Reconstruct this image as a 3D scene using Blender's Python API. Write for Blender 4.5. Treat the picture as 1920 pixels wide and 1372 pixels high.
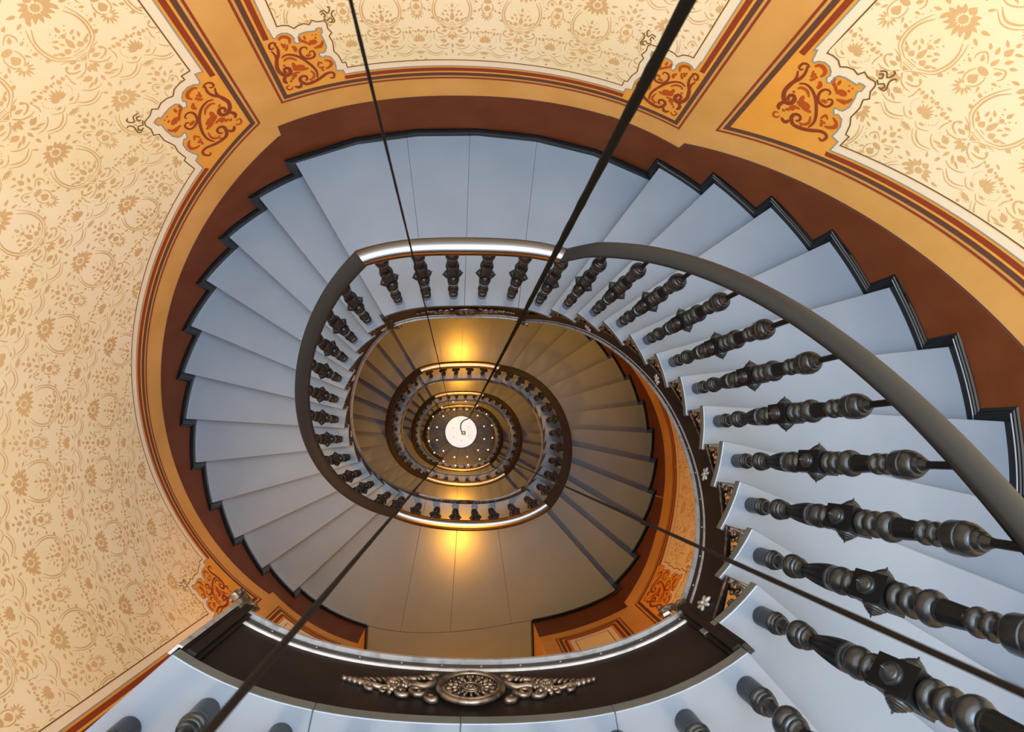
import bpy, math, random
from mathutils import Matrix, Vector
from mathutils.geometry import tessellate_polygon
random.seed(7)
pi = math.pi
S = bpy.context.scene
COL = S.collection
for o in list(bpy.data.objects): bpy.data.objects.remove(o)

# ------------------------------------------------------------------ camera
CAM = Vector((-0.0685151, -0.11710203, 3.41052027))
M = Matrix(((0.9950304, -0.0136141, -0.0986364), (0.0, 0.9906088, -0.1367267), (0.0995715, 0.1360472, 0.9856859)))
cd = bpy.data.cameras.new('camera'); cam = bpy.data.objects.new('camera', cd); COL.objects.link(cam)
cam.matrix_world = Matrix.Translation(CAM) @ M.to_4x4()
cd.sensor_width = 36; cd.lens = 18.75; cd.clip_start = 0.02; cd.clip_end = 100
cd.dof.use_dof = True; cd.dof.focus_distance = 3.6; cd.dof.aperture_fstop = 9
S.camera = cam
# ------------------------------------------------------------------ light
w = bpy.data.worlds.new('sky'); S.world = w; w.use_nodes = True
bg = w.node_tree.nodes['Background']; bg.inputs[0].default_value = (1.0, 0.97, 0.90, 1); bg.inputs[1].default_value = 4.3
sk = bpy.data.lights.new('skylight', 'AREA'); sk.shape = 'DISK'; sk.size = 4.2; sk.energy = 680; sk.color = (.70, .85, 1.0)
sko = bpy.data.objects.new('skylight', sk); COL.objects.link(sko); sko.location = (0, 0, 9)
S.view_settings.view_transform = 'Standard'; S.view_settings.look = 'None'; S.view_settings.gamma = 1
S.view_settings.use_curve_mapping = False; S.view_settings.exposure = -0.12
AMBER = (1.0, 0.42, 0.03); LAMP_W = 370

# ------------------------------------------------------------------ plan of the stair
R = 0.175                       # riser
CI = [0.87606, 0.11148, -0.0004, -0.01038, 0.00301, -0.00815, -0.00159, 0.00035, -0.00399, 0.00058, 0.00126]; OI = [2, 4, 3, 5, 6]
CO = [2.12422, 0.05525, -0.02114, 0.17044, 0.00811, -0.01112, -0.0183, 0.03184, -0.02023, 0.00402, -0.00107]; OO = [1, 2, 4, 3, 6]
def four(c, od, a):
    v = c[0]
    for i, o in enumerate(od): v += c[1+2*i]*math.cos(o*a) + c[2+2*i]*math.sin(o*a)
    return v
def lerp_tab(t, x):
    if x <= t[0][0]: return t[0][1]
    for (a, b), (c, d) in zip(t, t[1:]):
        if x <= c: return b + (d-b)*(x-a)/(c-a)
    return t[-1][1]
BUMP = [(-75, 0), (-47, .07), (-37, .0), (-29, -.062), (-19, -.105), (-10, -.115), (0, -.095), (8, -.08), (50, 0)]
def rin(d): return four(CI, OI, math.radians(d))
def rout(d, z):
    dd = (d+180) % 360 - 180
    s = min(1, max(0, (0.2-z)/1.4))
    return four(CO, OO, math.radians(d)) + s*lerp_tab(BUMP, dd)
WALL = 0.026
def P(d, r, z): a = math.radians(d); return (r*math.cos(a), r*math.sin(a), z)
NI = {1: 54.2, 2: 45.1, 3: 36.6, 4: 27.7, 5: 18.9, 6: 10.4, 7: 1.7, 8: -7.2, 9: -15.8, 10: -24.6, 11: -33.9, 12: -44.5,
      13: -134.9, 14: -144.9, 15: -152.6, 16: -161.3, 17: -169.9, 18: -178.4, 19: -186.8, 20: -195.3, 21: -203.4, 22: -211.6, 23: -220.7, 24: -230.3}
NO = {j: 53.5-9.06*(j-1) for j in range(1, 13)}; NO[12] = -46.6
NO.update({24-j: 124.5+9.05*j-360 for j in range(0, 12)})
def nose(tab, k):
    j = (k-1) % 24 + 1; return tab[j] - 360*((k-j)//24)
def ni(k): return nose(NI, k)
def no(k): return nose(NO, k)
DOOR = (244, 290)

# ------------------------------------------------------------------ materials
def mat(name, col, rough=.5, metal=0., noise=None, bump=None, spec=.5, coat=0):
    m = bpy.data.materials.new(name); m.use_nodes = True; nt = m.node_tree; b = nt.nodes['Principled BSDF']
    b.inputs['Base Color'].default_value = (*col, 1); b.inputs['Roughness'].default_value = rough; b.inputs['Metallic'].default_value = metal
    b.inputs['Specular IOR Level'].default_value = spec
    if coat: b.inputs['Coat Weight'].default_value = coat; b.inputs['Coat Roughness'].default_value = .15
    tc = nt.nodes.new('ShaderNodeTexCoord')
    if noise:
        col2, scale, lo, hi = noise[:4]
        mp = nt.nodes.new('ShaderNodeMapping'); mp.inputs['Scale'].default_value = noise[4] if len(noise) > 4 else (1, 1, 1)
        n = nt.nodes.new('ShaderNodeTexNoise'); n.inputs['Scale'].default_value = scale; n.inputs['Detail'].default_value = 5
        r = nt.nodes.new('ShaderNodeValToRGB'); r.color_ramp.elements[0].position = lo; r.color_ramp.elements[1].position = hi
        r.color_ramp.elements[0].color = (*col, 1); r.color_ramp.elements[1].color = (*col2, 1)
        nt.links.new(tc.outputs['Object'], mp.inputs[0]); nt.links.new(mp.outputs[0], n.inputs['Vector'])
        nt.links.new(n.outputs['Fac'], r.inputs[0]); nt.links.new(r.outputs[0], b.inputs['Base Color'])
    if bump:
        n = nt.nodes.new('ShaderNodeTexNoise'); n.inputs['Scale'].default_value = bump[0]; n.inputs['Detail'].default_value = 4
        bp = nt.nodes.new('ShaderNodeBump'); bp.inputs['Strength'].default_value = bump[1]; bp.inputs['Distance'].default_value = .002
        nt.links.new(tc.outputs['Object'], n.inputs['Vector']); nt.links.new(n.outputs['Fac'], bp.inputs['Height']); nt.links.new(bp.outputs[0], b.inputs['Normal'])
    return m
TREAD = mat('blue_grey_floor_paint', (.142, .180, .240), .22, noise=((.166, .206, .265), 2.2, .35, .7), bump=(90, .08), spec=.5)
SEAM = mat('dark_joint', (.07, .07, .075), .7)
RISER = mat('dark_riser_paint', (.006, .007, .010), .55, spec=.3)
ENDSHADE = mat('shaded_grey_end', (.085, .098, .105), .45, noise=((.11, .125, .13), 8, .4, .7))  # tread paint darkened for the inner end faces, shading put into the colour
IRON = mat('graphite_iron', (.013, .0145, .017), .27, .0, spec=.62)
IRON_D = mat('black_iron', (.005, .006, .007), .4, .0, spec=.3)
RAILM = mat('dark_rubbed_rail', (.018, .020, .023), .40, .0, bump=(60, .1), spec=.3)
STEEL = mat('polished_steel', (.17, .18, .205), .30, 1.0, bump=(40, .05))
STRING = mat('blackened_stringer', (.005, .0045, .0045), .45, .0, noise=((.012, .010, .010), 5, .4, .7), bump=(12, .5), spec=.3)
EDGE = mat('worn_silver_edge', (.34, .34, .36), .4, .3, noise=((.20, .20, .20), 30, .5, .7))
BRONZE = mat('dull_bronze', (.27, .225, .19), .40, .85, noise=((.07, .055, .045), 40, .45, .65))
SKIRT = mat('gloss_black_moulding', (.0025, .003, .005), .14, 0, spec=.4)
ROPE = mat('dark_rope', (.008, .007, .006), .8, bump=(400, .8), spec=.08)
ROPEL = mat('brown_steel_rope', (.008, .006, .005), .6, .0, bump=(400, .8), spec=.15)
WHITE = mat('frosted_white_glass', (.80, .84, .90), .35, noise=((.62, .66, .74), 6, .5, .75))
DISC = mat('glowing_white_disc', (.42, .46, .52), .4); _b = DISC.node_tree.nodes['Principled BSDF']; _b.inputs['Emission Color'].default_value = (.78, .87, 1, 1); _b.inputs['Emission Strength'].default_value = .62
BULB = mat('clear_glass_bead', (.85, .88, .92), .1, .0); _b = BULB.node_tree.nodes['Principled BSDF']; _b.inputs['Emission Color'].default_value = (1, 1, 1, 1); _b.inputs['Emission Strength'].default_value = .8
GLOBE = mat('opal_lamp_glass', (.9, .75, .5), .3)
OCHRE = mat('ochre_wall_paint', (.62, .335, .085), .5, noise=((.70, .40, .13), 3.5, .35, .7), bump=(60, .15), spec=.15)
OCHRE2 = mat('warm_orange_paint', (.78, .36, .05), .5, noise=((.82, .40, .075), 4, .35, .7), spec=.15)
BROWN = mat('chestnut_dado_paint', (.125, .034, .009), .5, noise=((.155, .045, .013), 5, .4, .7), bump=(45, .25), spec=.15)
BROWNL = mat('mauve_brown_line_paint', (.125, .050, .035), .5, spec=.15)
CREAM = mat('pale_cream_paint', (.90, .80, .62), .55, spec=.15)
FIELD = mat('straw_cream_field_paint', (.90, .80, .52), .5, noise=((.93, .84, .63), 1.6, .4, .65), bump=(50, .1), spec=.15)
STEN = mat('tan_stencil_paint', (.66, .445, .215), .6, noise=((.74, .53, .27), 2.5, .35, .7), spec=.15)
MAROON = mat('maroon_line_paint', (.27, .055, .022), .55, spec=.15)
DARKL = mat('dark_brown_line_paint', (.125, .060, .042), .55, spec=.15)
BLUEL = mat('grey_blue_line_paint', (.25, .33, .36), .55, spec=.15)
OLIVE = mat('olive_brown_line_paint', (.20, .115, .030), .55, spec=.15)
RUST = mat('rust_orange_ornament_paint', (.47, .095, .016), .55, spec=.15)
STONE = mat('dark_ground_floor', (.045, .05, .06), .3)

for _m in (IRON, IRON_D, RAILM): _m.node_tree.nodes['Principled BSDF'].inputs['Specular Tint'].default_value = (.74, .87, 1.0, 1)
# ------------------------------------------------------------------ mesh helpers
class MB:
    def __init__(s): s.v = []; s.f = []; s.mi = []; s.cur = 0
    def add(s, vs, fs):
        b = len(s.v); s.v += [tuple(v) for v in vs]; s.f += [tuple(i+b for i in f) for f in fs]; s.mi += [s.cur]*len(fs)
    def prism(s, bot, top):                       # two equal loops
        n = len(bot); s.add(list(bot)+list(top), [tuple(range(n))[::-1], tuple(range(n, 2*n))] + [(i, (i+1) % n, n+(i+1) % n, n+i) for i in range(n)])
    def lathe(s, prof, n=20, mtx=None, caps=True):
        vs = []; fs = []
        for h, r in prof:
            for i in range(n): a = 2*pi*i/n; vs.append(Vector((r*math.cos(a), r*math.sin(a), h)))
        for j in range(len(prof)-1):
            for i in range(n): fs.append((j*n+i, j*n+(i+1) % n, (j+1)*n+(i+1) % n, (j+1)*n+i))
        if caps: fs += [tuple(range(n))[::-1], tuple(range((len(prof)-1)*n, len(prof)*n))]
        if mtx: vs = [mtx @ v for v in vs]
        s.add(vs, fs)
    def tube(s, path, rad, n=8, caps=True):
        path = [Vector(p) for p in path]; m = len(path)
        rs = rad if isinstance(rad, (list, tuple)) else [rad]*m
        vs = []; up = Vector((0.13, .27, .95)).normalized(); nrm = None
        for i, p in enumerate(path):
            t = (path[min(i+1, m-1)]-path[max(i-1, 0)]).normalized()
            if nrm is None:
                nrm = t.cross(up)
                if nrm.length < .1: nrm = t.cross(Vector((1, 0, 0)))
            nrm = (nrm - t*nrm.dot(t)).normalized(); b = t.cross(nrm)
            for k in range(n): a = 2*pi*k/n; vs.append(p + (nrm*math.cos(a)+b*math.sin(a))*rs[i])
        fs = [(i*n+k, i*n+(k+1) % n, (i+1)*n+(k+1) % n, (i+1)*n+k) for i in range(m-1) for k in range(n)]
        if caps: fs += [tuple(range(n))[::-1], tuple(range((m-1)*n, m*n))]
        s.add(vs, fs)
    def ell(s, c, ax, n=8, m=6):                  # ellipsoid, ax = three axis vectors
        c = Vector(c); a, b, d = [Vector(x) for x in ax]; vs = [c-d]; fs = []
        for j in range(1, m):
            ph = -pi/2+pi*j/m
            for i in range(n): t = 2*pi*i/n; vs.append(c+(a*math.cos(t)+b*math.sin(t))*math.cos(ph)+d*math.sin(ph))
        vs.append(c+d); L = len(vs)-1
        for i in range(n):
            fs.append((0, 1+(i+1) % n, 1+i)); fs.append((L, L-n+i, L-n+(i+1) % n))
        for j in range(m-2):
            for i in range(n): fs.append((1+j*n+i, 1+j*n+(i+1) % n, 1+(j+1)*n+(i+1) % n, 1+(j+1)*n+i))
        s.add(vs, fs)
    def box(s, c, sx, sy, sz, mtx=None):
        vs = [Vector((x*sx/2, y*sy/2, z*sz/2)) for z in (-1, 1) for x, y in ((-1, -1), (1, -1), (1, 1), (-1, 1))]
        c = Vector(c); vs = [(mtx @ v if mtx else v)+c for v in vs]
        s.add(vs, [(3, 2, 1, 0), (4, 5, 6, 7), (0, 1, 5, 4), (1, 2, 6, 5), (2, 3, 7, 6), (3, 0, 4, 7)])
    def sweep(s, rows, closed=True, caps=True):   # rows: list of equal loops
        n = len(rows[0]); vs = [v for r in rows for v in r]; m = len(rows)
        fs = [(i*n+k, i*n+(k+1) % n, (i+1)*n+(k+1) % n, (i+1)*n+k) for i in range(m-1) for k in range(n if closed else n-1)]
        if caps and closed: fs += [tuple(range(n))[::-1], tuple(range((m-1)*n, m*n))]
        s.add(vs, fs)
    def mesh(s, name, mats, smooth=False):
        me = bpy.data.meshes.new(name); me.from_pydata(s.v, [], s.f)
        for m in (mats if isinstance(mats, (list, tuple)) else [mats]): me.materials.append(m)
        me.polygons.foreach_set('material_index', s.mi)
        if smooth is True: me.polygons.foreach_set('use_smooth', [True]*len(me.polygons))
        me.validate(); me.update()
        if smooth == 'auto': me.shade_flat(); auto(me, 40)
        return me
    def build(s, name, mats, parent=None, smooth=False, loc=None): 
        return link(name, s.mesh(name, mats, smooth), parent, loc)
def auto(me, deg):
    import bmesh
    bm = bmesh.new(); bm.from_mesh(me); bmesh.ops.recalc_face_normals(bm, faces=bm.faces)
    for e in bm.edges: e.smooth = len(e.link_faces) == 2 and e.calc_face_angle(0) < math.radians(deg)
    for f in bm.faces: f.smooth = True
    bm.to_mesh(me); bm.free()
def link(name, me, parent=None, loc=None):
    o = bpy.data.objects.new(name, me); COL.objects.link(o)
    if parent: o.parent = parent; o.matrix_parent_inverse = Matrix.Translation(-parent.location) if not loc else Matrix()
    if loc: o.location = loc
    return o
def tag(o, label=None, cat=None, group=None, kind=None):
    for k, v in (('label', label), ('category', cat), ('group', group), ('kind', kind)):
        if v: o[k] = v
    return o
def thing(name, label, cat, loc=(0, 0, 0), group=None, rz=0):
    o = bpy.data.objects.new(name, None); COL.objects.link(o); o.location = loc; o.rotation_euler.z = rz; o.empty_display_size = .1
    return tag(o, label, cat, group)
def bevel(o, wd=.004, seg=2):
    b = o.modifiers.new('bevel', 'BEVEL'); b.width = wd; b.segments = seg; b.limit_method = 'ANGLE'; return o
def arc(a, b, n): return [a+(b-a)*i/n for i in range(n+1)]

# ------------------------------------------------------------------ the wall of the stairwell
def zc(z): return z
WTOP = 4.4
zs = set([-14.7, WTOP, 0.2, -1.2])
z = -14.7
while z < WTOP: zs.add(round(z, 3)); z += .3
DOORZ = [(-2.1-4.2*n, -2.1-4.2*n+2.15) for n in (-1, 0, 1, 2)]
for a, b in DOORZ: zs.add(a); zs.add(min(b, WTOP))
zs = sorted(zs)
def in_door(d, z):
    return DOOR[0] < d < DOOR[1] and any(a < z < b for a, b in DOORZ)
def wall_piece(name, d0, d1):
    m = MB(); idx = {}
    def V(d, z):
        k = (d, z)
        if k not in idx: idx[k] = len(m.v); m.v.append(P(d, rout(d, z)+WALL, z))
        return idx[k]
    for d in range(d0, d1):
        for z0, z1 in zip(zs, zs[1:]):
            if in_door(d % 360+.5, (z0+z1)/2): continue
            m.f.append((V(d, z0), V(d, z1), V(d+1, z1), V(d+1, z0))); m.mi.append(0)
    o = m.build(name, OCHRE, smooth=True); o['kind'] = 'structure'; return o
wall_left = wall_piece('wall_left', 124, 236)
wall_back = wall_piece('wall_back', 52, 124)
wall_right = wall_piece('wall_right', -57, 52)
wall_front = wall_piece('wall_front', 236, 303)
def pick_wall(d):
    d %= 360
    return wall_back if 52 <= d < 124 else wall_left if 124 <= d < 236 else wall_front if 236 <= d < 303 else wall_right

# passages behind the doorways
for n, (za, zb) in enumerate(DOORZ):
    zb = min(zb, WTOP)
    m = MB(); c, s = [], []
    a0, a1 = math.radians(DOOR[0]), math.radians(DOOR[1])
    q0 = Vector(P(DOOR[0], rout(DOOR[0], za)+WALL, 0)); q1 = Vector(P(DOOR[1], rout(DOOR[1], za)+WALL, 0))
    r0 = Vector((q0.x-.04, -3.9, 0)); r1 = Vector((q1.x+.04, -3.9, 0))
    def quad(a, b, mb):
        mb.add([(a.x, a.y, za-.03), (b.x, b.y, za-.03), (b.x, b.y, zb), (a.x, a.y, zb)], [(0, 1, 2, 3)])
    quad(q0, r0, m); quad(r0, r1, m); quad(r1, q1, m)
    ds = [DOOR[0]+i for i in range(DOOR[1]-DOOR[0]+1)]
    top = [Vector(P(d, rout(d, zb)+WALL, zb)) for d in ds]+[Vector((r1.x, r1.y, zb)), Vector((r0.x, r0.y, zb))]
    m.add(top, [tuple(range(len(top)))])
    o = m.build('passage_wall', OCHRE, wall_front)
    m = MB(); fl = [Vector(P(d, rout(d, za)+WALL-.005, za-.03)) for d in ds]+[Vector((r1.x, r1.y, za-.03)), Vector((r0.x, r0.y, za-.03))]
    m.prism(fl, [v+Vector((0, 0, .0295)) for v in fl]); m.build('passage_floor', TREAD, wall_front)
    for qa, qb, sx in ((q0, r0, 1), (q1, r1, -1)):
        m = MB(); m.prism([(qa.x, qa.y, za), (qb.x, qb.y, za), (qb.x+sx*.02, qb.y, za), (qa.x+sx*.02, qa.y, za)], [(qa.x, qa.y, za+.058), (qb.x, qb.y, za+.058), (qb.x+sx*.012, qb.y, za+.058), (qa.x+sx*.012, qa.y, za+.058)])
        m.build('passage_skirting', SKIRT, wall_front)
    if n:
        l = bpy.data.lights.new('passage_light', 'POINT'); l.color = AMBER; l.energy = 24; l.shadow_soft_size = .12
        lo = bpy.data.objects.new('passage_light', l); COL.objects.link(lo); lo.location = (0, -3.4, za+1.98)

# ------------------------------------------------------------------ painted decoration of the wall
MPD = 2.15*pi/180                # metres per degree on the wall
def W(d, z, lay): return P(d, rout(d, z)+WALL-.0007*lay, z)
def pslope_hi(d):                # height of the stair line on the wall, top turn
    if d <= 62.5 and d > -90: return (62.5-d)/9.06*R
    return 0 if d <= 124.5 else -(d-124.5)/9.05*R
def poly_area(p): return sum(a[0]*b[1]-b[0]*a[1] for a, b in zip(p, p[1:]+p[:1]))/2
def clipx(poly, x, keep_less):
    out = []
    for a, b in zip(poly, poly[1:]+poly[:1]):
        ia = (a[0] <= x) == keep_less or abs(a[0]-x) < 1e-9; ib = (b[0] <= x) == keep_less or abs(b[0]-x) < 1e-9
        if ia: out.append(a)
        if ia != ib:
            t = (x-a[0])/(b[0]-a[0]); out.append((x, a[1]+t*(b[1]-a[1])))
    return out
def fill(mb, poly, lay, step=2.0):
    """fill a polygon given in (degrees, z) on the curved wall"""
    tris = tessellate_polygon([[Vector((p[0], p[1], 0)) for p in poly]])
    for t in tris:
        tri = [poly[i] for i in t]
        if abs(poly_area(tri)) < 1e-7: continue
        x0 = min(p[0] for p in tri); x1 = max(p[0] for p in tri); k = math.floor(x0/step)
        while k*step < x1:
            c = clipx(clipx(tri, k*step, False), (k+1)*step, True) if True else tri
            k += 1
            if len(c) < 3 or abs(poly_area(c)) < 1e-7: continue
            # split at the heights where the wall changes its batter
            for lo_, hi_ in ((-99, -1.2), (-1.2, .2), (.2, 99)):
                e = [(q_[1], q_[0]) for q_ in c]
                if min(q_[0] for q_ in e) >= hi_ or max(q_[0] for q_ in e) <= lo_: continue
                e = clipx(e, hi_, True) if max(q_[0] for q_ in e) > hi_ else e
                e = clipx(e, lo_, False) if e and min(q_[0] for q_ in e) < lo_ else e
                e = [(q_[1], q_[0]) for q_ in e]
                if len(e) < 3 or abs(poly_area(e)) < 1e-7: continue
                if poly_area(e) > 0: e = e[::-1]
                mb.add([W(p[0], p[1], lay) for p in e], [tuple(range(len(e)))])
def ribbon(mb, pts, wd, lay, taper=None):
    """stroke of width wd (m) along pts in (degrees, z)"""
    q = []
    for a, b in zip(pts, pts[1:]):
        n = max(1, int(abs(b[0]-a[0])/1.5), int(abs(b[1]-a[1])/.1)); q += [(a[0]+(b[0]-a[0])*i/n, a[1]+(b[1]-a[1])*i/n) for i in range(n)]
    q.append(pts[-1]); n = len(q); L = []
    for i, p in enumerate(q):
        a = q[max(i-1, 0)]; b = q[min(i+1, n-1)]
        def unit(u, v):
            x = (v[0]-u[0])*MPD; y = v[1]-u[1]; l = math.hypot(x, y) or 1e-6; return x/l, y/l
        t1 = unit(a, p) if i else unit(p, b); t2 = unit(p, b) if i < n-1 else t1
        nx, ny = -(t1[1]+t2[1]), (t1[0]+t2[0]); l = math.hypot(nx, ny) or 1e-6; nx /= l; ny /= l
        co = max(.45, -t1[1]*nx+t1[0]*ny); h = wd/2/co
        if taper: h *= taper(i/(n-1))
        L.append(((p[0]+nx*h/MPD, p[1]+ny*h), (p[0]-nx*h/MPD, p[1]-ny*h)))
    vs = [W(x[0], x[1], lay) for pr in L for x in pr]
    mb.add(vs, [(2*i, 2*i+1, 2*i+3, 2*i+2) for i in range(n-1)])
def smooth_pts(p, k=3):
    out = []
    for i in range(len(p)-1):
        p0 = p[max(i-1, 0)]; p1 = p[i]; p2 = p[i+1]; p3 = p[min(i+2, len(p)-1)]
        for j in range(k):
            t = j/k
            out.append(tuple(.5*((2*p1[c])+(-p0[c]+p2[c])*t+(2*p0[c]-5*p1[c]+4*p2[c]-p3[c])*t*t+(-p0[c]+3*p1[c]-3*p2[c]+p3[c])*t**3) for c in (0, 1)))
    out.append(p[-1]); return out

# corner ornament in its own frame (u along the bottom, v up), metres
BLUE = [(.1, .50), (.111, .507), (.113, .452), (.124, .446), (.139, .461), (.164, .467), (.19, .46), (.207, .44), (.212, .419), (.204, .407), (.215, .383), (.237, .394), (.23, .418), (.244, .438), (.274, .444), (.329, .438), (.332, .45), (.347, .453), (.361, .45), (.359, .422), (.347, .412), (.354, .372), (.355, .325), (.341, .294), (.326, .288), (.307, .291), (.304, .276), (.32, .255), (.332, .267), (.358, .254), (.372, .216), (.371, .179), (.365, .148), (.403, .139), (.407, .123)]
BROWNO = [(.134, .54), (.155, .538), (.154, .512), (.179, .512), (.208, .503), (.229, .479), (.253, .491), (.284, .495), (.308, .483), (.326, .506), (.35, .491), (.385, .49), (.394, .474), (.391, .441), (.405, .41), (.386, .391), (.395, .35), (.386, .287), (.403, .252), (.412, .196), (.43, .195), (.431, .168)]
STROKES = [  # points, width, colour
 ([(.376, .542), (.392, .55), (.401, .549), (.413, .531), (.426, .547), (.429, .563), (.419, .567)], .006, 'o'),
 ([(.379, .527), (.393, .536), (.398, .518), (.387, .511)], .006, 'o'), ([(.451, .54), (.44, .539), (.43, .518), (.437, .487), (.43, .473), (.407, .477)], .006, 'o'),
 ([(.403, .49), (.417, .501), (.428, .488), (.419, .478)], .006, 'o'), ([(.385, .503), (.402, .485)], .006, 'o'),
 ([(.111, .318), (.135, .33), (.171, .32), (.209, .283), (.243, .222), (.258, .173), (.255, .139), (.248, .122)], .009, 'm'),
 ([(.117, .415), (.104, .426), (.084, .421), (.076, .398), (.086, .388), (.097, .397)], .007, 'm'),
 ([(.107, .419), (.112, .378), (.102, .342), (.081, .309), (.067, .258), (.074, .218), (.096, .193), (.12, .203), (.126, .23), (.113, .246), (.098, .238), (.096, .216), (.108, .215)], .013, 'm'),
 ([(.078, .378), (.087, .341), (.079, .295), (.069, .25), (.077, .213)], .009, 'm'), ([(.094, .194), (.079, .178), (.073, .153), (.084, .137)], .012, 'm'),
 ([(.317, .101), (.337, .095), (.347, .124), (.332, .14), (.304, .136), (.273, .118), (.249, .106), (.214, .094), (.177, .095), (.156, .123), (.157, .146), (.174, .159), (.193, .152), (.193, .129), (.179, .122)], .012, 'm'),
 ([(.152, .109), (.143, .088), (.127, .087), (.112, .101)], .012, 'm'),
 ([(.251, .332), (.252, .346), (.239, .353), (.223, .347), (.213, .33), (.213, .303), (.228, .277), (.256, .269), (.275, .277), (.283, .296), (.278, .314), (.263, .315), (.257, .303)], .008, 'm'),
 ([(.09, .12), (.068, .112), (.073, .088), (.093, .089), (.10, .105)], .007, 'r'),
 # left lobe leaf curls
 ([(.135, .43), (.15, .445), (.175, .44), (.188, .42), (.178, .395)], .011, 'r'), ([(.14, .41), (.145, .39), (.158, .40)], .008, 'r'), ([(.185, .375), (.197, .355), (.19, .335)], .012, 'r'),
 ([(.31, .175), (.33, .18), (.352, .20), (.345, .225), (.32, .238)], .011, 'r'), ([(.275, .20), (.288, .23), (.305, .215)], .008, 'r'),
 ([(.24, .42), (.235, .40), (.255, .385), (.28, .355)], .010, 'r'), ([(.345, .37), (.335, .345), (.31, .335), (.29, .33)], .010, 'r'),
 # inside the oval
 ([(.115, .29), (.13, .305), (.16, .30), (.18, .275)], .009, 'r'), ([(.23, .185), (.24, .15), (.225, .125), (.20, .12)], .009, 'r'),
 ([(.10, .27), (.113, .262)], .008, 'r'), ([(.212, .10), (.216, .115)], .008, 'r')]
BLOBS = [ # u, v, ru, rv, colour
 (.175, .225, .030, .021, 'r'), (.155, .245, .010, .026, 'r'), (.198, .206, .024, .010, 'r'), (.135, .178, .014, .014, 'r'), (.15, .193, .02, .008, 'r'), (.12, .16, .010, .008, 'r'),
 (.105, .145, .008, .008, 'r'), (.295, .372, .02, .016, 'r'), (.315, .395, .006, .006, 'r'), (.322, .415, .004, .004, 'r'), (.305, .418, .004, .004, 'r'), (.262, .41, .006, .014, 'r'), (.32, .33, .014, .006, 'r'),
 (.145, .38, .007, .007, 'r'), (.158, .372, .007, .007, 'r'), (.150, .362, .007, .007, 'r'), (.163, .385, .007, .007, 'r'), (.30, .190, .007, .007, 'r'), (.292, .178, .007, .007, 'r'), (.285, .192, .007, .007, 'r'), (.295, .168, .007, .007, 'r'),
 (.248, .292, .014, .010, 'r')]
def corner_map(cx, cz, side, rise):
    """maps ornament (u,v) to (degrees,z). side=+1: bottom edge runs to larger degrees. rise: angle of bottom edge above horizontal"""
    A = pi/2-rise
    def f(u, v):
        if rise <= .1:
            rho = math.hypot(u, v); ph = math.atan2(v, u)*A/(pi/2)+rise
            x, y = rho*math.cos(ph), rho*math.sin(ph)
        else:
            b = rise+A/2; t = .25; rr = math.hypot(u, v); ph = math.atan2(v, u)-pi/4+b
            x, y = t*math.cos(b)+rr*math.cos(ph), t*math.sin(b)+rr*math.sin(ph)
        return (cx+side*x/MPD, cz+y)
    return f
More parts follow.
